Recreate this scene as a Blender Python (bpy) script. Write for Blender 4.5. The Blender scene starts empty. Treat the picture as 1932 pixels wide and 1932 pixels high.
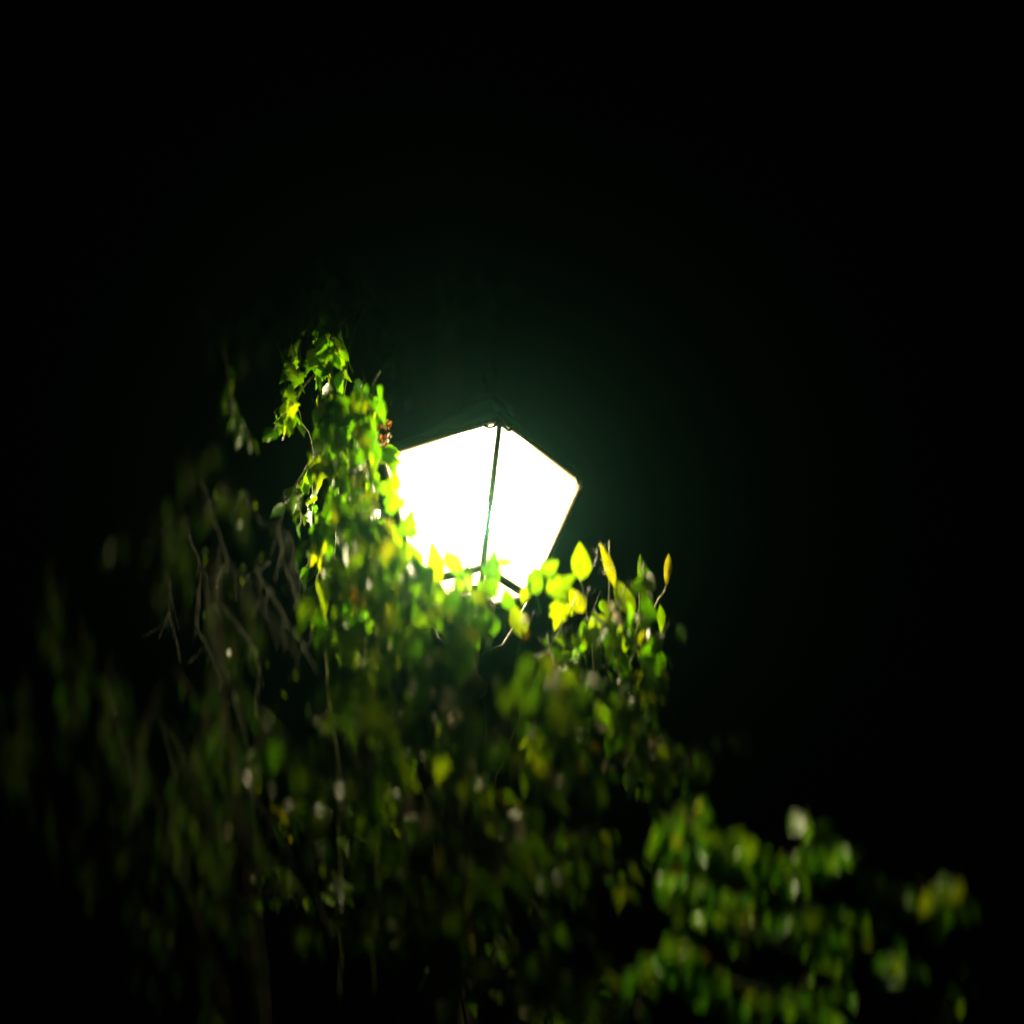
import bpy, math, random
from mathutils import Vector as V, Matrix as M, Euler
S = bpy.context.scene
COL = S.collection
# ------------------------------------------------------------------ camera
D = 4.0; EL = 0.4514
LAMP = V((0, 0, 3.35))                      # middle of the glass
cam = bpy.data.cameras.new('camera'); CAM = bpy.data.objects.new('camera', cam); COL.objects.link(CAM)
CAM.location = LAMP + V((0, -D*math.cos(EL), -D*math.sin(EL)))
R = (M.Rotation(-0.0253, 3, 'Z') @ M.Rotation(math.pi/2 + EL + 0.0129, 3, 'X') @ M.Rotation(0.0637, 3, 'Z'))
CAM.rotation_euler = R.to_euler()
cam.lens = 49.93; cam.sensor_width = 36; cam.clip_end = 500; cam.clip_start = .05
cam.dof.use_dof = True; cam.dof.focus_distance = 3.9; cam.dof.aperture_fstop = 0.15; cam.dof.aperture_ratio = 2.2
cam.dof.aperture_blades = 7
S.camera = CAM
# ------------------------------------------------------------------ night sky
w = bpy.data.worlds.new('World'); S.world = w; w.use_nodes = True
nt = w.node_tree; bg = nt.nodes['Background']
sk = nt.nodes.new('ShaderNodeTexSky'); sk.sky_type = 'NISHITA'; sk.sun_disc = False
sk.sun_elevation = math.radians(-6); sk.sun_rotation = math.radians(200)
nt.links.new(sk.outputs[0], bg.inputs[0]); bg.inputs[1].default_value = 0.004
# ------------------------------------------------------------------ exposure
S.view_settings.view_transform = 'Standard'; S.view_settings.look = 'None'
S.view_settings.exposure = 0; S.view_settings.gamma = 1
S.cycles.use_denoising = True
S.cycles.max_bounces = 8; S.cycles.diffuse_bounces = 3; S.cycles.transparent_max_bounces = 12
S.cycles.transmission_bounces = 6; S.cycles.volume_bounces = 0; S.cycles.sample_clamp_indirect = 3
S.cycles.blur_glossy = .6
BULB_L = 1550.0
LAMP_COL = (1.0, .86, .50, 1)
HAZE_D = 0.0038

K = 36/49.93/1932
def at(px, py, d):
    """a point d metres in front of the camera, read off the 1932 px wide photograph"""
    return CAM.location + R @ V(((px-966)*K*d, (966-py)*K*d, -d))
RIGHT = R @ V((1, 0, 0)); UPV = R @ V((0, 1, 0)); BACK = R @ V((0, 0, 1))

# ------------------------------------------------------------------ helpers
def tag(o, label=None, cat=None, group=None, kind=None):
    if label: o['label'] = label
    if cat: o['category'] = cat
    if group: o['group'] = group
    if kind: o['kind'] = kind
    return o
def empty(name, loc, label, cat, group=None):
    o = bpy.data.objects.new(name, None); COL.objects.link(o); o.location = loc
    o.empty_display_size = .1
    return tag(o, label, cat, group)
class MB:
    def __init__(s): s.v = []; s.f = []; s.c = []
    def add(s, vs, fs, col=None):
        n = len(s.v); s.v += [V(x) for x in vs]; s.f += [tuple(n+i for i in f) for f in fs]
        s.c += [col or (1, 1, 1)]*len(vs)
    def tube(s, pts, r0, r1=None, seg=5, col=None, cap=True):
        r1 = r0 if r1 is None else r1
        n = len(pts); vs = []; fs = []
        a = None
        for i, p in enumerate(pts):
            t = (pts[min(i+1, n-1)] - pts[max(i-1, 0)])
            if t.length < 1e-9: t = V((0, 0, 1))
            t.normalize()
            if a is None: a = t.orthogonal().normalized()
            a = (a - t*a.dot(t)); a = a.normalized() if a.length > 1e-6 else t.orthogonal().normalized()
            b = t.cross(a); r = r0 + (r1-r0)*i/(n-1)
            for k in range(seg):
                th = 2*math.pi*k/seg; vs.append(p + a*(r*math.cos(th)) + b*(r*math.sin(th)))
        for i in range(n-1):
            for k in range(seg):
                k2 = (k+1) % seg
                fs.append((i*seg+k, i*seg+k2, (i+1)*seg+k2, (i+1)*seg+k))
        if cap:
            fs.append(tuple(range(seg))[::-1]); fs.append(tuple((n-1)*seg+k for k in range(seg)))
        s.add(vs, fs, col)
    def lathe(s, prof, seg=20, c=V((0, 0, 0)), ph=0):
        vs = []; fs = []; n = len(prof)
        for r, z in prof:
            for k in range(seg):
                th = 2*math.pi*k/seg + ph
                vs.append(c + V((max(r, 1e-4)*math.cos(th), max(r, 1e-4)*math.sin(th), z)))
        for i in range(n-1):
            for k in range(seg):
                k2 = (k+1) % seg; fs.append((i*seg+k, i*seg+k2, (i+1)*seg+k2, (i+1)*seg+k))
        fs.append(tuple(range(seg))[::-1]); fs.append(tuple((n-1)*seg+k for k in range(seg)))
        s.add(vs, fs)
    def build(s, name, mat, parent=None, smooth=True, bevel=0):
        me = bpy.data.meshes.new(name)
        loc = parent.location.copy() if parent is not None else V((0, 0, 0))
        me.from_pydata([v-loc for v in s.v], [], s.f)
        at_ = me.attributes.new('tint', 'FLOAT_COLOR', 'POINT')
        at_.data.foreach_set('color', [x for c in s.c for x in (c[0], c[1], c[2], 1)])
        me.polygons.foreach_set('use_smooth', [smooth]*len(me.polygons))
        me.update(); me.materials.append(mat)
        o = bpy.data.objects.new(name, me); COL.objects.link(o)
        if parent is not None: o.parent = parent
        if bevel:
            b = o.modifiers.new('bevel', 'BEVEL'); b.width = bevel; b.segments = 2
        return o

# ------------------------------------------------------------------ materials
def newmat(n):
    m = bpy.data.materials.new(n); m.use_nodes = True
    return m, m.node_tree, m.node_tree.nodes, m.node_tree.links
def bump(nt, tgt, scale, strength, dist=.002):
    n = nt.nodes.new('ShaderNodeTexNoise'); n.inputs['Scale'].default_value = scale; n.inputs['Detail'].default_value = 6
    tc = nt.nodes.new('ShaderNodeTexCoord'); nt.links.new(tc.outputs['Object'], n.inputs['Vector'])
    b = nt.nodes.new('ShaderNodeBump'); b.inputs['Strength'].default_value = strength; b.inputs['Distance'].default_value = dist
    nt.links.new(n.outputs['Fac'], b.inputs['Height']); nt.links.new(b.outputs[0], tgt.inputs['Normal'])
    return n
def leafmat(name, rough=.32, trans=.55, spec=.6, tcol=(2.3, 1.9, .1)):
    m, nt, N, L = newmat(name)
    p = N['Principled BSDF']; out = N['Material Output']
    a = N.new('ShaderNodeAttribute'); a.attribute_name = 'tint'
    tc = N.new('ShaderNodeTexCoord')
    no = N.new('ShaderNodeTexNoise'); no.inputs['Scale'].default_value = 26; no.inputs['Detail'].default_value = 5
    L.new(tc.outputs['Object'], no.inputs['Vector'])
    mr = N.new('ShaderNodeMapRange'); mr.inputs['From Min'].default_value = .3; mr.inputs['From Max'].default_value = .7
    mr.inputs['To Min'].default_value = .6; mr.inputs['To Max'].default_value = 1.3
    L.new(no.outputs['Fac'], mr.inputs['Value'])
    mul = N.new('ShaderNodeVectorMath'); mul.operation = 'SCALE'
    L.new(a.outputs['Color'], mul.inputs[0]); L.new(mr.outputs[0], mul.inputs['Scale'])
    L.new(mul.outputs[0], p.inputs['Base Color'])
    p.inputs['Roughness'].default_value = rough; p.inputs['Specular IOR Level'].default_value = spec
    t = N.new('ShaderNodeBsdfTranslucent')
    tm = N.new('ShaderNodeVectorMath'); tm.operation = 'MULTIPLY'; tm.inputs[1].default_value = tcol
    L.new(mul.outputs[0], tm.inputs[0]); L.new(tm.outputs[0], t.inputs['Color'])
    bump(nt, p, 70, .35, .003)
    mx = N.new('ShaderNodeMixShader'); mx.inputs[0].default_value = trans
    L.new(p.outputs[0], mx.inputs[1]); L.new(t.outputs[0], mx.inputs[2]); L.new(mx.outputs[0], out.inputs[0])
    return m
def plain(name, col, rough=.6, metal=0, spec=.5, var=.3, scale=20, b=.4):
    m, nt, N, L = newmat(name); p = N['Principled BSDF']
    n = bump(nt, p, scale, b)
    cr = N.new('ShaderNodeValToRGB'); L.new(n.outputs['Fac'], cr.inputs[0])
    cr.color_ramp.elements[0].position = .3; cr.color_ramp.elements[1].position = .7
    cr.color_ramp.elements[0].color = (*[c*(1-var) for c in col], 1); cr.color_ramp.elements[1].color = (*[min(1, c*(1+var)) for c in col], 1)
    L.new(cr.outputs[0], p.inputs['Base Color'])
    p.inputs['Roughness'].default_value = rough; p.inputs['Metallic'].default_value = metal
    p.inputs['Specular IOR Level'].default_value = spec
    return m
LEAF = leafmat('vine_leaf', trans=.65); 
SHRUBLEAF = leafmat('shrub_leaf', rough=.28, trans=.45, spec=.7)
PETAL_GLINT = leafmat('petal_and_glint', rough=.5, trans=.5, spec=.3, tcol=(1, .95, .8))  # faded flowers, and the pale tufts that imitate leaf glints
BARK = plain('bark', (.035, .026, .018), .85, b=1)
TWIG = plain('pale_twig', (.035, .042, .03), .55, spec=.4)
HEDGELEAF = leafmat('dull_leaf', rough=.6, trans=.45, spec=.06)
STEM = plain('green_stem', (.09, .11, .03), .5)
IRON = plain('black_painted_iron', (.034, .028, .02), .42, spec=.5, var=.4, scale=60)
GROUND = plain('soil_and_grass', (.03, .04, .015), .9, scale=3)
m, nt, N, L = newmat('frosted_lantern_glass')
for n in list(N): 
    if n.type == 'BSDF_PRINCIPLED': N.remove(n)
tr = N.new('ShaderNodeBsdfTransparent'); tr.inputs[0].default_value = (.95, .95, .93, 1)
tl = N.new('ShaderNodeBsdfTranslucent'); tl.inputs[0].default_value = (.9, .78, .52, 1)
gl = N.new('ShaderNodeBsdfGlossy'); gl.inputs[0].default_value = (1, 1, 1, 1); gl.inputs['Roughness'].default_value = .15
m1 = N.new('ShaderNodeMixShader'); m1.inputs[0].default_value = .2; L.new(tr.outputs[0], m1.inputs[1]); L.new(tl.outputs[0], m1.inputs[2])
m2 = N.new('ShaderNodeMixShader'); m2.inputs[0].default_value = .04; L.new(m1.outputs[0], m2.inputs[1]); L.new(gl.outputs[0], m2.inputs[2])
L.new(m2.outputs[0], N['Material Output'].inputs[0]); GLASS = m
m, nt, N, L = newmat('lit_bulb'); p = N['Principled BSDF']
p.inputs['Emission Color'].default_value = LAMP_COL; p.inputs['Emission Strength'].default_value = BULB_L; BULB = m

# ------------------------------------------------------------------ ground
g = MB()
n = 24
for i in range(n):
    for j in range(n):
        x0, x1, y0, y1 = [(-60+120*t/n) for t in (i, i+1, j, j+1)]
        g.add([(x0, y0, 0), (x1, y0, 0), (x1, y1, 0), (x0, y1, 0)], [(0, 1, 2, 3)])
tag(g.build('ground', GROUND), kind='structure')

# ------------------------------------------------------------------ street lamp
A, B, H, YAW = 0.2887, 0.154, 0.3689, 0.1234
def corner(k, z, grow=0):
    t = -math.pi/2 + YAW + k*math.pi/2
    f = (z+H/2)/H; r = B + (A-B)*f + grow
    return LAMP + V((r*math.cos(t), r*math.sin(t), z))
lamp = empty('street_lamp', V((0, 0, 0)), 'glowing four sided street lantern on an iron post, its panes blazing white above the vines', 'street lamp')
base = LAMP.z - H/2
mb = MB()
mb.lathe([(.16, 0), (.16, .05), (.12, .09), (.085, .14), (.08, .55), (.10, .58), (.085, .62), (.05, .70), (.042, 2.3), (.036, base-.32), (.055, base-.30), (.055, base-.27), (.034, base-.25), (.03, base-.16)], 24)
mb.build('post', IRON, lamp)
mb = MB()
mb.lathe([(.032, base-.17), (.05, base-.15), (.07, base-.10), (.06, base-.075), (.065, base-.055), (.05, base-.03)], 24)
for k in range(4):                           # curled arms carrying the lantern
    c = corner(k, -H/2, .006); ax = V((LAMP.x, LAMP.y, c.z)); out = (c-ax).normalized()
    mb.tube([V((0, 0, base-.19)) + out*.03, V((0, 0, base-.16)) + out*.09, V((0, 0, base-.10)) + out*.12, V((0, 0, base-.04)) + out*.145, c - V((0, 0, .008))], .006, .006, 8)
mb.build('cradle', IRON, lamp)
fr = MB()
for k in range(4):
    fr.tube([corner(k, -H/2-.012, .004), corner(k, H/2+.004, .004)], .0072, .0072, 8)
    for z, r in ((-H/2-.006, .010), (H/2+.004, .008)):
        fr.tube([corner(k, z, .004), corner(k+1, z, .004)], r, r, 8)
fr.build('frame', IRON, lamp)
fl = MB(); fl.add([corner(k, -H/2, -.004) for k in range(4)], [(0, 1, 2, 3)])
fl.build('bottom_pane', GLASS, lamp, False)
fp = MB(); fp.lathe([(.05, base-.022), (.056, base-.014), (.05, base-.008)], 8, ph=YAW); fp.build('floor_plate', IRON, lamp, False)
for k in range(4):                           # scrolled clip under each upper corner
    s = MB(); c = corner(k, H/2, .012); c2 = (corner(k+1, H/2)-corner(k, H/2)).normalized(); c0 = (corner(k-1, H/2)-corner(k, H/2)).normalized()
    for dr in (c2, c0):
        s.tube([c + dr*(.055*i/6) - V((0, 0, .018*math.sin(math.pi*i/6)**.7)) for i in range(7)], .0065, .004, 8)
    s.build('corner_scroll', IRON, lamp)
for k in range(4):
    p_ = MB(); q = [corner(k, -H/2, -.003), corner(k+1, -H/2, -.003), corner(k+1, H/2, -.003), corner(k, H/2, -.003)]
    nn = (q[1]-q[0]).cross(q[3]-q[0]).normalized()*.0015
    p_.add(q, [(0, 1, 2, 3)])
    p_.build('glass_pane', GLASS, lamp, False)
rf = MB(); zt = LAMP.z + H/2
def rr(r, z): return [V((r*math.cos(-math.pi/2+YAW+k*math.pi/2), r*math.sin(-math.pi/2+YAW+k*math.pi/2), z)) for k in range(4)]
rings = [rr(A-.01, zt+.012), rr(A+.016, zt+.010), rr(A+.018, zt+.022), rr(.19, zt+.085), rr(.10, zt+.16), rr(.075, zt+.165), rr(.07, zt+.20), rr(.09, zt+.205), rr(.03, zt+.25)]
vs = [v for r_ in rings for v in r_]; fs = [(3, 2, 1, 0)]
for i in range(len(rings)-1):
    for k in range(4): fs.append((i*4+k, i*4+(k+1) % 4, i*4+4+(k+1) % 4, i*4+4+k))
fs.append(tuple(len(vs)-4+k for k in range(4)))
rf.add(vs, fs); rf.build('roof', IRON, lamp, False)
fi = MB(); fi.lathe([(.03, zt+.24), (.014, zt+.27), (.028, zt+.295), (.03, zt+.31), (.012, zt+.335), (.003, zt+.38)], 16); fi.build('finial', IRON, lamp)
bb = MB(); z0 = LAMP.z+.03
bb.lathe([(.012, z0-.07), (.016, z0-.05), (.032, z0-.02), (.04, z0+.01), (.036, z0+.035), (.018, z0+.052), (.001, z0+.056)], 20)
bb.build('bulb', BULB, lamp)
so = MB(); so.lathe([(.02, base-.03), (.016, z0-.08), (.018, z0-.071), (.012, z0-.0705)], 16); so.build('bulb_socket', IRON, lamp)

# ------------------------------------------------------------------ leaves
def leaf(mb, p, d, nrm, ln, wd, col, kind='ovate', rnd=random):
    d = d.normalized(); nrm = (nrm - d*nrm.dot(d))
    nrm = nrm.normalized() if nrm.length > 1e-4 else d.orthogonal().normalized()
    s = d.cross(nrm)
    if kind == 'ovate': prof = [(0, .04), (.10, .30), (.28, .49), (.48, .47), (.68, .33), (.86, .15), (1, .0)]
    elif kind == 'lobed': prof = [(0, .05), (-.10, .30), (.06, .50), (.26, .60), (.30, .36), (.52, .48), (.58, .24), (.80, .15), (1, .0)]
    elif kind == 'round': prof = [(0, .05), (.05, .32), (.25, .5), (.5, .54), (.75, .42), (.93, .2), (1, .0)]
    else: prof = [(0, .03), (.2, .3), (.4, .42), (.65, .3), (.85, .14), (1, 0)]
    fold = rnd.uniform(.05, .5); curl = rnd.uniform(-.1, .55); tw = rnd.uniform(-.35, .35); wav = rnd.uniform(0, .06)
    vs = []; fs = []; bend = rnd.uniform(-.15, .15)
    for i, (t, wi) in enumerate(prof):
        tc = max(0, t)
        c = p + d*(ln*t*(1-.15*curl*tc)) - nrm*(curl*ln*.5*tc*tc) + s*(bend*ln*tc*tc)
        ww = wd*wi; j = rnd.uniform(.88, 1.1)
        sl = s*math.cos(tw*tc) + nrm*math.sin(tw*tc)
        up = nrm*(ww*fold)
        vs += [c - sl*(ww*j) + up + nrm*(wav*ln*rnd.uniform(-1, 1)), c, c + sl*(ww*rnd.uniform(.88, 1.1)) + up + nrm*(wav*ln*rnd.uniform(-1, 1))]
    for i in range(len(prof)-1):
        a = i*3; fs += [(a, a+1, a+4, a+3), (a+1, a+2, a+5, a+4)]
    n0 = len(mb.v); mb.add(vs, fs, col); k = rnd.uniform(1.15, 1.5)
    for i in range(len(prof)): mb.c[n0+i*3+1] = tuple(min(.6, x*k) for x in col)
GREENS = [(.036, .105, .001), (.052, .122, .001), (.024, .090, .002), (.072, .130, .001), (.030, .110, .002)]
def green(r, yel=.06, dark=0):
    x = r.random()
    if x < yel: c = (.115, .15, .002)
    elif x < yel*1.2: c = (.12, .08, .008)
    else: c = r.choice(GREENS)
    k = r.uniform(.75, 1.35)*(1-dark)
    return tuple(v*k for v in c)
def rv(r): 
    return V((r.gauss(0, 1), r.gauss(0, 1), r.gauss(0, 1))).normalized()
def sprig(lm, sm, start, direc, length, r, size=.055, yel=.06, kinds=('ovate', 'lobed'), droop=.5, gap=.6, sr=.0022, dark=0, slim=1, lean=0):
    n = max(4, int(length/(size*gap))); step = length/n
    p = start.copy(); d = direc.normalized(); pts = [p.copy()]
    side = 1; wob = rv(r)*.35
    for i in range(n):
        d = (d + rv(r)*.16 + wob*.12 + V((0, 0, -droop*.10))).normalized()
        p = p + d*step; pts.append(p.copy())
        for q in range(1 if r.random() < .7 else 2):
            side = -side
            o = (d.cross(rv(r))).normalized()
            ld = (o*.7 + d*.2 + V((lean, 0, -droop)) + rv(r)*.25).normalized()
            pet = p + ld*size*r.uniform(.15, .4)
            sz = size*r.uniform(.55, 1.35)*(1-.3*i/n)
            nm = (V((0, 0, .8)) + BACK*.35 + rv(r)*.9)
            if sm is not None: sm.tube([p, pet], sr*.5, sr*.4, 3, cap=False)
            leaf(lm, pet, ld, nm, sz, slim*sz*r.uniform(.65, 1.0), green(r, yel, dark), r.choice(kinds), r)
    if sm is not None: sm.tube(pts, sr, sr*.4, 4)
def fill(lm, sm, zones, r, size=.055, direc=None, length=.25, **kw):
    """zones: (px, py, rx, ry, angle in degrees, depth, half depth, sprigs)"""
    for (cx, cy, rx, ry, an, dp, dd, n) in zones:
        ca, sa = math.cos(math.radians(an)), math.sin(math.radians(an))
        for _ in range(n):
            t = r.uniform(0, 2*math.pi); q = math.sqrt(r.random())
            u, v = rx*q*math.cos(t), ry*q*math.sin(t)
            p = at(cx+u*ca-v*sa, cy+u*sa+v*ca, dp + r.uniform(-dd, dd))
            dr = (direc or V((0, 0, 1))) + rv(r)*.75
            ln = length*r.uniform(.5, 1.2)
            sprig(lm, sm, p - dr.normalized()*ln*.5, dr, ln, r, size=size*r.uniform(.8, 1.2), **kw)
def vinestem(sm, pix, r, r0=.006, r1=.003, jit=.012):
    pts = [at(*q) for q in pix]; out = []
    for i in range(len(pts)-1):
        for k in range(6):
            t = k/6; out.append(pts[i].lerp(pts[i+1], t) + rv(r)*jit*r.random())
    out.append(pts[-1]); sm.tube(out, r0, r1, 6)

def plant(name, foot, label, cat, zones, seed, lmat=LEAF, stems=(), stem_mat=STEM, group=None, parts=('leaves', 'stems'), r0=.0035, r1=.0018, **kw):
    r = random.Random(seed); o = empty(name, foot, label, cat, group)
    lm, sm = MB(), MB()
    fill(lm, sm, zones, r, **kw)
    for s_ in stems: vinestem(sm, s_, r, r0, r1)
    lm.build(parts[0], lmat, o); sm.build(parts[1], stem_mat, o)
    return o, r
def foot(px, py, d):
    p = at(px, py, d); return V((p.x, p.y, 0))
UP = V((0, 0, 1)); DOWN = V((0, 0, -1))

# vine climbing the post and closing round the lantern's foot
vineA, rA = plant('climbing_vine', V((0, 0, 0)), 'dense bright green climbing vine wrapped round the post directly under the glowing lantern', 'vine',
  [(1010, 1175, 170, 45, 12, 3.58, .12, 7), (850, 1160, 110, 50, 20, 3.52, .12, 6),
   (1150, 1200, 70, 50, 20, 3.64, .1, 6), (760, 1180, 100, 70, 40, 3.50, .14, 11), (1225, 1160, 25, 60, -10, 3.64, .05, 3),
   (950, 1265, 210, 50, 15, 3.3, .2, 15), (1150, 1290, 60, 60, 40, 3.60, .12, 6),
   (800, 1350, 200, 80, 25, 3.3, .22, 16), (905, 1550, 40, 90, 0, 3.6, .08, 9), (905, 1780, 40, 110, 0, 3.6, .08, 9), (700, 1290, 70, 60, 20, 3.4, .1, 7), (1000, 1380, 110, 60, 20, 3.4, .1, 10), (1150, 1410, 110, 60, 35, 3.60, .15, 9)],
  11, size=.068, direc=V((-.1, -.15, 1)), length=.2, yel=.05, droop=1.1, slim=.72, lean=.25,
  stems=[[(905, 1932, 3.95), (900, 1600, 3.9), (920, 1350, 3.8), (880, 1180, 3.75)], [(960, 1932, 4.0), (930, 1500, 3.85), (1000, 1300, 3.75), (1090, 1120, 3.7)], [(880, 1932, 3.9), (800, 1500, 3.8), (720, 1250, 3.6), (690, 1130, 3.6), (640, 1000, 3.7)]])
# column of vine left of the lantern
vineB, rB = plant('climbing_vine', foot(600, 1500, 4.0), 'tall column of yellow green vine hanging beside the left pane of the lantern', 'vine',
  [(650, 745, 45, 45, 10, 3.73, .1, 7), (690, 870, 40, 50, -5, 3.66, .1, 7), (670, 975, 65, 80, -5, 3.63, .13, 15),
   (725, 1040, 50, 70, -25, 3.60, .13, 11), (600, 1000, 25, 70, 0, 3.68, .13, 4), (660, 1110, 85, 70, 0, 3.63, .2, 13),
   (640, 650, 40, 50, 0, 3.88, .12, 9), (610, 590, 45, 35, 0, 4.15, .1, 6), (555, 700, 22, 60, 0, 4.05, .08, 4), (690, 770, 14, 40, 0, 3.7, .05, 4), (640, 830, 50, 50, 0, 3.7, .1, 8), (545, 740, 20, 40, 0, 3.83, .08, 2), (580, 900, 30, 80, 0, 3.98, .15, 4)],
  23, size=.07, direc=V((0, 0, -1)), length=.19, yel=.07, droop=1.1, slim=.75, lean=.1,
  stems=[[(700, 1932, 4.5), (720, 1500, 4.4), (690, 1200, 4.1), (630, 1050, 3.9), (640, 850, 3.9), (660, 650, 3.95), (700, 560, 4.1)],
         [(640, 1932, 4.5), (640, 1500, 4.4), (600, 1100, 4.1), (590, 850, 3.9), (545, 740, 3.85)]])
# dark shrub under everything
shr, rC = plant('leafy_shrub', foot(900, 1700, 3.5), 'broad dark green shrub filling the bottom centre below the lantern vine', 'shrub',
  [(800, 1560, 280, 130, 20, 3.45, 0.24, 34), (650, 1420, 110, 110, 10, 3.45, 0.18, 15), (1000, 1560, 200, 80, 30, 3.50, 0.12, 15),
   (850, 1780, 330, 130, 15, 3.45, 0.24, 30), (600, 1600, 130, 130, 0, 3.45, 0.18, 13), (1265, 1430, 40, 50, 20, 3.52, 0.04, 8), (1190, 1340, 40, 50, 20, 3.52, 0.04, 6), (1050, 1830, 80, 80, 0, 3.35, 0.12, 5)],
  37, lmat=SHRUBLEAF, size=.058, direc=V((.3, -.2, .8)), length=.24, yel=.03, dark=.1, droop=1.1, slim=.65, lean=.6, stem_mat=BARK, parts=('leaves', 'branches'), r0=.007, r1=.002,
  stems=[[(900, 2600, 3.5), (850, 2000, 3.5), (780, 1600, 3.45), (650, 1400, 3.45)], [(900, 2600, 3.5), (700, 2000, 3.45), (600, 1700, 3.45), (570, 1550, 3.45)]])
# little tree lower right
TD = 4.75
tz = [(1290, 1555, 38, 34, 0, .0, .1, 17), (1380, 1590, 24, 22, 0, .0, .08, 7), (1290, 1645, 45, 36, 20, .0, .1, 13), (1330, 1700, 60, 30, 0, .0, .1, 8),
   (1545, 1590, 38, 22, 0, .0, .08, 11), (1490, 1640, 65, 30, -10, .0, .1, 11), (1430, 1710, 80, 40, 0, .0, .12, 14), (1570, 1745, 80, 40, 20, .0, .12, 13),
   (1650, 1700, 45, 40, 0, .1, .1, 5), (1785, 1680, 50, 30, -20, .1, .1, 7), (1300, 1800, 55, 40, 0, .0, .1, 11), (1340, 1860, 80, 35, 10, .0, .12, 11),
   (1660, 1810, 45, 40, 20, .1, .1, 5), (1230, 1840, 50, 35, 40, .0, .1, 5), (1510, 1870, 110, 35, 0, .0, .12, 12), (1780, 1860, 50, 50, 0, .1, .1, 4), (1100, 1890, 50, 35, 0, .0, .1, 4)]
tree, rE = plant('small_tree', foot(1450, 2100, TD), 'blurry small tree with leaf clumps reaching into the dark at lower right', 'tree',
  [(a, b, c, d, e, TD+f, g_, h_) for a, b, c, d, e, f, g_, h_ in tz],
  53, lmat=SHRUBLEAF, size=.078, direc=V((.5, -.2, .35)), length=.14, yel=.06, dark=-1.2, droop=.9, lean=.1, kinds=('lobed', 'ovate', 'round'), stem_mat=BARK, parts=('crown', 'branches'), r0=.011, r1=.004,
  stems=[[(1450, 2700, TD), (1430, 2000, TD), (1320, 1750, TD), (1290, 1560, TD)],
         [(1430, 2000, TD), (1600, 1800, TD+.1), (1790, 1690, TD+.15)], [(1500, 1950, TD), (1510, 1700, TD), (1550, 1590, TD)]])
tk = MB(); b0 = foot(1450, 2100, TD); tk.tube([b0, b0+V((.03, .02, .4)), at(1450, 2700, TD), at(1440, 2300, TD), at(1430, 2000, TD)], .05, .018, 9); tk.build('trunk', BARK, tree)
pb = MB()
vinestem(pb, [(1430, 2000, TD), (1530, 1830, TD-.12), (1500, 1800, TD-.18), (1440, 1765, TD-.2), (1390, 1755, TD-.2)], rE, .006, .004, .006)
vinestem(pb, [(1560, 1960, TD), (1530, 1910, TD-.2), (1450, 1870, TD-.22), (1380, 1850, TD-.2)], rE, .006, .004, .006)
o = pb.build('bare_branches', TWIG, tree); o['label'] = 'pale bare branches showing between the leaf clumps'
# dark growth at far left
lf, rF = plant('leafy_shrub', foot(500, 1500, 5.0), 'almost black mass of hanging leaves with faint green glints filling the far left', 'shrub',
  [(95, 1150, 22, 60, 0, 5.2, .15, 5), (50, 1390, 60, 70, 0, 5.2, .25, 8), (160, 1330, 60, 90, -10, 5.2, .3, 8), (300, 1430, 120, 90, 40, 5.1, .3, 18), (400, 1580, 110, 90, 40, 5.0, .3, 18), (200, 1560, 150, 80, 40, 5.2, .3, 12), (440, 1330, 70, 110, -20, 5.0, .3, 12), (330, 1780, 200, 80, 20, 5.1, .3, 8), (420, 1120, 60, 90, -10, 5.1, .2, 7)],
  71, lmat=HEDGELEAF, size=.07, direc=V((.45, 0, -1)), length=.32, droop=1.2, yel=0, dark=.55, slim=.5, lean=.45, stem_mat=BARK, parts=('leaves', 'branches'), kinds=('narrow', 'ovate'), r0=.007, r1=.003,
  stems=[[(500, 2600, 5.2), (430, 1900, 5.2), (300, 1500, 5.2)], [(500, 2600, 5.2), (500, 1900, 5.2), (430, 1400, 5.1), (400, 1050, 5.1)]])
# overhanging branches of a tree behind
TT = 7.0
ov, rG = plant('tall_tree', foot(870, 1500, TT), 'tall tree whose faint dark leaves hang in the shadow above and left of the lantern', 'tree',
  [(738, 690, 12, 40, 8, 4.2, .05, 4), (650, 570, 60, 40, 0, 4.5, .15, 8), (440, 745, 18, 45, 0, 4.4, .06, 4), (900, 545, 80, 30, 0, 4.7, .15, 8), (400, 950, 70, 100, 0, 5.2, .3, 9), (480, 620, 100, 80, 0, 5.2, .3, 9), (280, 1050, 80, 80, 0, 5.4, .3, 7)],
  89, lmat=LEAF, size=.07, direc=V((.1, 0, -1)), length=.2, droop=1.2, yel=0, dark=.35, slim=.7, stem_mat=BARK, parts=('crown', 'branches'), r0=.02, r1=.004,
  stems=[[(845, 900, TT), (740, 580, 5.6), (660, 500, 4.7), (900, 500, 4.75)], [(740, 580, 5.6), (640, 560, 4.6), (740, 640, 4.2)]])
tk = MB(); b0 = foot(870, 1500, TT); q_ = at(870, 1800, TT); tk.tube([b0, b0.lerp(q_, .6)+V((.04, 0, 0)), q_, at(860, 1400, TT), at(855, 1100, TT), at(845, 900, TT), at(850, 500, TT), at(840, 200, TT)], .11, .03, 10); tk.build('trunk', BARK, ov)

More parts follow.
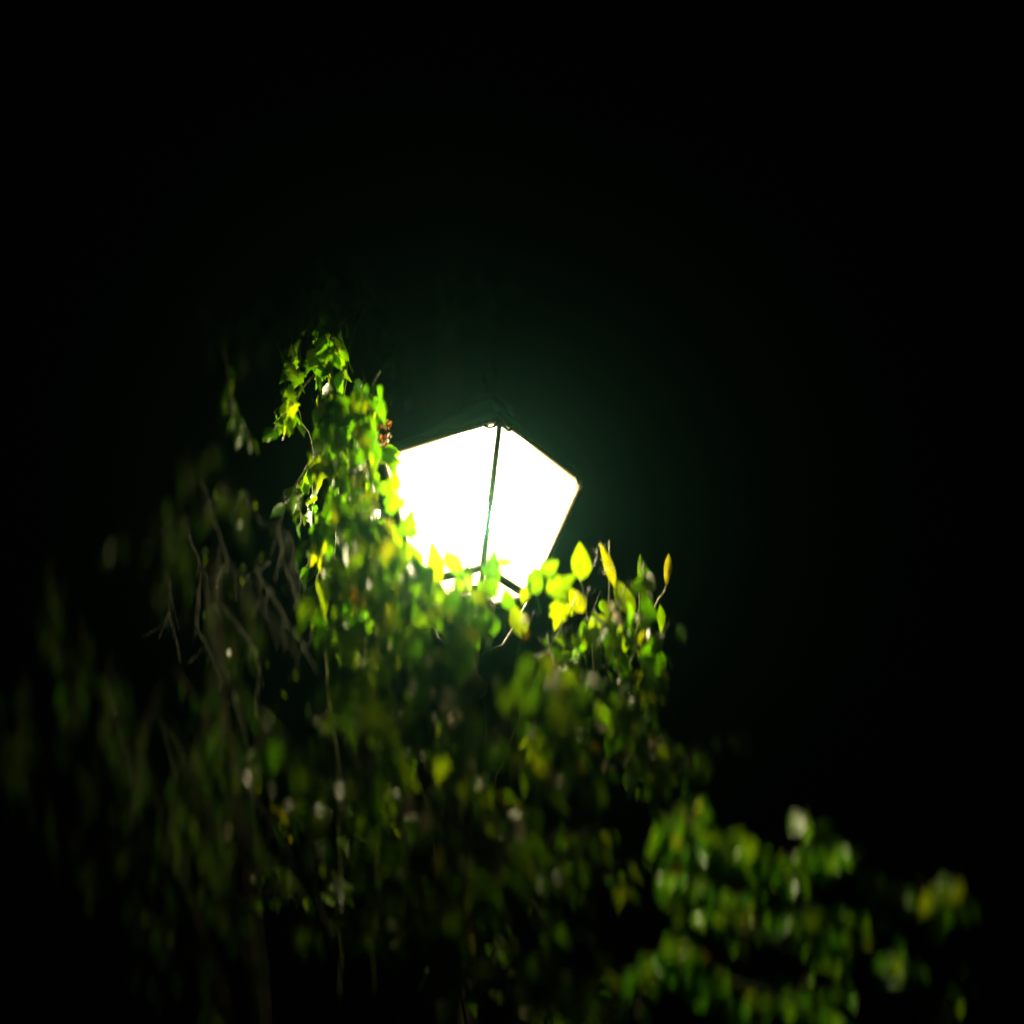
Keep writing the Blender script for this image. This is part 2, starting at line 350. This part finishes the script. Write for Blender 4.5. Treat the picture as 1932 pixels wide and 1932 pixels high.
# wiry bare climber between the column and the dark shrub
r = random.Random(5)
wire = empty('bare_climber', foot(480, 1500, 3.9), 'wiry leafless grey climber glinting in the dark left of the green column', 'climber')
tw = MB()
def wiggle(a, b, r, n=10, j=.02, sag=.0):
    out = []
    off = V((0, 0, 0))
    for i in range(n+1):
        t = i/n; off = off*.7 + rv(r)*j*.6
        out.append(a.lerp(b, t) + off*math.sin(math.pi*min(1, t+.1)) - V((0, 0, sag*math.sin(math.pi*t))))
    return out
lines = [[(465, 930), (490, 985), (545, 1010), (560, 1100)], [(540, 920), (525, 1000), (530, 1060), (590, 1190)], [(415, 1070), (410, 1140), (450, 1180), (480, 1230), (488, 1300)],
         [(410, 1070), (450, 1085), (510, 1060)], [(380, 900), (410, 1000), (430, 1060), (520, 1120)], [(310, 1080), (320, 1150), (340, 1250)], [(480, 1060), (520, 1140), (600, 1270)],
         [(430, 1100), (480, 1130), (530, 1180), (560, 1240)], [(200, 1290), (230, 1400), (270, 1540)], [(440, 1440), (520, 1560), (560, 1640)], [(300, 1360), (360, 1460)], [(560, 1060), (580, 1120), (640, 1220)],
         [(390, 1110), (400, 1200), (440, 1300), (470, 1420)], [(350, 1000), (380, 1080), (370, 1190), (420, 1290)]]
for ln in lines:
    dp = 4.25 + r.uniform(-.15, .3)
    for i in range(len(ln)-1):
        a, b = at(*ln[i], dp), at(*ln[i+1], dp); pp = wiggle(a, b, r, 8, .012); pp[0] = a; pp[-1] = b
        tw.tube(pp, .0008, .0006, 5)
        for _ in range(3):
            q = r.choice(pp); tw.tube(wiggle(q, q + (RIGHT*r.uniform(-.6, .6) + DOWN + rv(r)*.5)*r.uniform(.03, .12), r, 6, .008), .0006, .0004, 4)
for a in ((560, 2600),):
    tw.tube(wiggle(at(a[0], a[1], 4.4), at(470, 1420, 4.3), r, 12, .03), .002, .001, 5)
tw.build('twigs', TWIG, wire)
wl = MB()
for _ in range(60):
    p = at(r.uniform(380, 600), r.uniform(900, 1500), 4.3+r.uniform(-.1, .3)); leaf(wl, p, rv(r)+DOWN, rv(r)+UP, r.uniform(.02, .045), r.uniform(.012, .03), (.03, .06, .01), 'narrow', r)
wl.build('withered_leaves', LEAF, wire)

# upright shoots at the right of the lantern foot, every big leaf its own mesh
shoot = empty('leafy_shoot', foot(1150, 1300, 3.75), 'upright leafy shoot with big oval backlit leaves just right of the lantern base', 'plant')
sm = MB(); r = random.Random(8)
for pts in ([(1110, 1400, 3.8), (1120, 1250, 3.76), (1105, 1130, 3.74), (1095, 1095, 3.73)], [(1120, 1250, 3.76), (1150, 1140, 3.75), (1150, 1020, 3.75)], [(1160, 1350, 3.8), (1200, 1220, 3.78), (1210, 1100, 3.78), (1215, 1060, 3.78)], [(1210, 1200, 3.78), (1245, 1130, 3.8), (1257, 1105, 3.8)],
            [(1070, 1300, 3.8), (1060, 1180, 3.73), (1055, 1130, 3.72)]):
    vinestem(sm, pts, r, .003, .0018, .004)
sm.build('stem', STEM, shoot)
big = [ # px, py of base, tip px, py, depth, width, colour, kind, label
 (1096, 1093, 1094, 1015, 3.66, .056, (.07, .15, .002), 'ovate', 'large smooth oval leaf standing upright'),
 (1040, 1120, 1082, 1078, 3.64, .062, (.06, .14, .003), 'lobed', None),
 (1160, 1108, 1140, 1018, 3.72, .034, (.12, .155, .002), 'narrow', 'narrow yellow green leaf'),
 (1195, 1160, 1150, 1085, 3.72, .050, (.08, .15, .003), 'ovate', None),
 (1100, 1155, 1075, 1105, 3.71, .045, (.12, .165, .002), 'ovate', 'bright yellow green leaf'),
 (1220, 1105, 1205, 1040, 3.78, .040, (.04, .10, .003), 'narrow', None),
 (1228, 1155, 1212, 1090, 3.75, .032, (.08, .15, .002), 'ovate', None),
 (1262, 1045, 1259, 1110, 3.8, .030, (.14, .16, .06), 'narrow', 'pale leaf hanging alone at the outer edge'),
 (1245, 1140, 1252, 1200, 3.8, .03, (.04, .10, .003), 'narrow', None),
 (1060, 1140, 1045, 1190, 3.7, .06, (.09, .16, .003), 'lobed', None),
 (1120, 1160, 1150, 1215, 3.72, .06, (.08, .15, .003), 'ovate', None),
 (1175, 1175, 1190, 1240, 3.76, .055, (.07, .13, .003), 'ovate', None),
 (1215, 1200, 1228, 1270, 3.8, .05, (.07, .11, .003), 'ovate', None),
 (1020, 1085, 1055, 1060, 3.62, .045, (.05, .13, .003), 'ovate', None)]
for x0, y0, x1, y1, dp, wd, c, kd, lb in big:
    a, b = at(x0, y0, dp), at(x1, y1, dp + r.uniform(-.01, .02)); l_ = MB()
    leaf(l_, a, b-a, BACK*1 + rv(r)*.3, (b-a).length, wd, c, kd, r)
    o = l_.build('leaf', LEAF, shoot)
    if lb: o['label'] = lb
for (x, y) in ((1125, 1035), (1120, 1060), (1105, 1120), (1140, 1075), (1090, 1140), (1175, 1110), (1070, 1160), (1000, 1165), (1195, 1200)):
    td = MB(); p = at(x, y, 3.7); pts = []; e1 = (RIGHT*.8+UPV*.5).normalized(); e2 = BACK
    for i in range(26):
        t = i/25; pts.append(p + e1*(.05*t-.02) + UPV*(.010*math.sin(t*12)) + e2*(.010*math.cos(t*12)))
    td.tube(pts, .0013, .0008, 4); td.build('streak_tendril', TWIG, shoot)  # curly tubes added in place of zigzag highlight streaks

# leaves of the vine that stand against the bright glass
r = random.Random(21)
for x0, y0, x1, y1, wd, kd in [(826, 1100, 818, 1018, .045, 'ovate'), (842, 1040, 872, 1095, .045, 'ovate'), (862, 1085, 890, 1120, .05, 'ovate'), (925, 1085, 938, 1040, .05, 'lobed'),
    (935, 1060, 972, 1056, .03, 'narrow'), (915, 1120, 945, 1080, .06, 'lobed'), (1010, 1120, 1008, 1070, .05, 'round'), (790, 1075, 770, 1020, .05, 'ovate'), (765, 1010, 772, 960, .06, 'lobed'), (750, 960, 725, 920, .055, 'lobed'),
    (800, 1100, 780, 1050, .05, 'ovate'), (905, 1150, 890, 1110, .04, 'ovate'), (830, 1150, 818, 1090, .06, 'ovate'), (880, 1190, 872, 1130, .06, 'lobed'), (800, 1180, 806, 1110, .06, 'lobed'), (930, 1200, 915, 1140, .06, 'ovate'), (860, 1170, 845, 1115, .05, 'round'), (985, 1200, 970, 1135, .05, 'ovate'), (985, 1140, 1000, 1095, .035, 'narrow'), (960, 1150, 955, 1110, .04, 'ovate'), (740, 930, 748, 890, .04, 'ovate')]:
    dp = 3.66; a, b = at(x0, y0, dp), at(x1, y1, dp)
    fg = MB(); leaf(fg, a, b-a, BACK + rv(r)*.4, (b-a).length*1.05, wd, green(r, .1), kd, r); fg.tube([a, a - UPV*.05 + RIGHT*r.uniform(-.02, .02) - BACK*.02], .0014, .0014, 4, GREENS[0])
    fg.build('leaf', LEAF, vineA)
# faded flower spikes, and pale tufts standing in for glints on the leaves
fl_ = MB()
for (x, y, c) in ((728, 805, (.20, .08, .02)), (722, 835, (.26, .09, .02)), (714, 862, (.30, .16, .02)), (705, 850, (.2, .12, .02))):
    for _ in range(16):
        p = at(x+r.gauss(0, 5), y+r.gauss(0, 9), 3.8+r.uniform(-.02, .02)); leaf(fl_, p, rv(r)+UP*.4, rv(r), r.uniform(.008, .018), r.uniform(.006, .01), c, 'ovate', r)
fl_.build('faded_flower_spike', PETAL_GLINT, vineB)
def glint_blossoms(spots, parent, name='glint_blossoms', sz=.016, seed=3):  # flower shapes coloured pale to imitate specular glints
    r = random.Random(seed); m_ = MB()
    for (x, y, dp, n) in spots:
        for _ in range(n):
            p = at(x+r.gauss(0, 7), y+r.gauss(0, 7), dp+r.uniform(-.02, .02)); ax = (BACK + rv(r)*.8 + UP*.4).normalized(); o = ax.orthogonal()
            for k in range(5):
                dd = M.Rotation(k*2*math.pi/5, 3, ax) @ o; leaf(m_, p, dd + ax*.5, ax, sz, sz*.75, (.62, .52, .42), 'round', r)
    return m_.build(name, PETAL_GLINT, parent)
glint_blossoms([(1163, 1160, 3.58, 2), (1156, 1148, 3.58, 1), (617, 1072, 3.56, 1), (617, 1103, 3.56, 2), (686, 955, 3.55, 2), (697, 990, 3.55, 1), (675, 890, 3.55, 1), (735, 1185, 3.56, 2), (742, 1215, 3.56, 2)], vineB, seed=4, sz=.012)
glint_blossoms([(780, 1270, 3.52, 2), (820, 1310, 3.52, 3), (835, 1345, 3.52, 3), (860, 1350, 3.52, 2), (850, 1270, 3.52, 1), (1130, 1360, 3.55, 2), (1145, 1378, 3.55, 2), (1100, 1400, 3.55, 1), (1140, 1440, 3.55, 2), (1215, 1325, 3.8, 2), (690, 1245, 3.52, 3), (880, 1100, 3.54, 1), (990, 1180, 3.54, 2)], vineA, seed=5, sz=.012)
glint_blossoms([(680, 1410, 3.2, 3), (700, 1440, 3.2, 4), (780, 1520, 3.2, 2), (805, 1545, 3.2, 3), (420, 1578, 3.25, 1), (447, 1620, 3.25, 2), (1245, 1410, 3.5, 2), (1225, 1395, 3.5, 1), (1040, 1465, 3.25, 2), (1060, 1490, 3.25, 2), (990, 1570, 3.25, 1), (650, 1720, 3.25, 2)], shr, seed=6, sz=.013)

# ------------------------------------------------------------------ haze added to imitate the lens glow
h = MB(); x0, x1, y0, y1, z0_, z1_ = -62, 62, -62, 62, -1, 14
h.add([(x, y, z) for z in (z0_, z1_) for x, y in ((x0, y0), (x1, y0), (x1, y1), (x0, y1))], [(3, 2, 1, 0), (4, 5, 6, 7), (0, 1, 5, 4), (1, 2, 6, 5), (2, 3, 7, 6), (3, 0, 4, 7)])
m, nt, N, L = newmat('glow_haze')
for n in list(N):
    if n.type == 'BSDF_PRINCIPLED': N.remove(n)
pv = N.new('ShaderNodeVolumePrincipled'); pv.inputs['Color'].default_value = (.24, .80, .62, 1); pv.inputs['Density'].default_value = HAZE_D
pv.inputs['Anisotropy'].default_value = .95
L.new(pv.outputs[0], N['Material Output'].inputs['Volume'])
tag(h.build('haze', m, None, False), 'thin haze added for the green lens glow round the lantern', 'haze', kind='stuff')
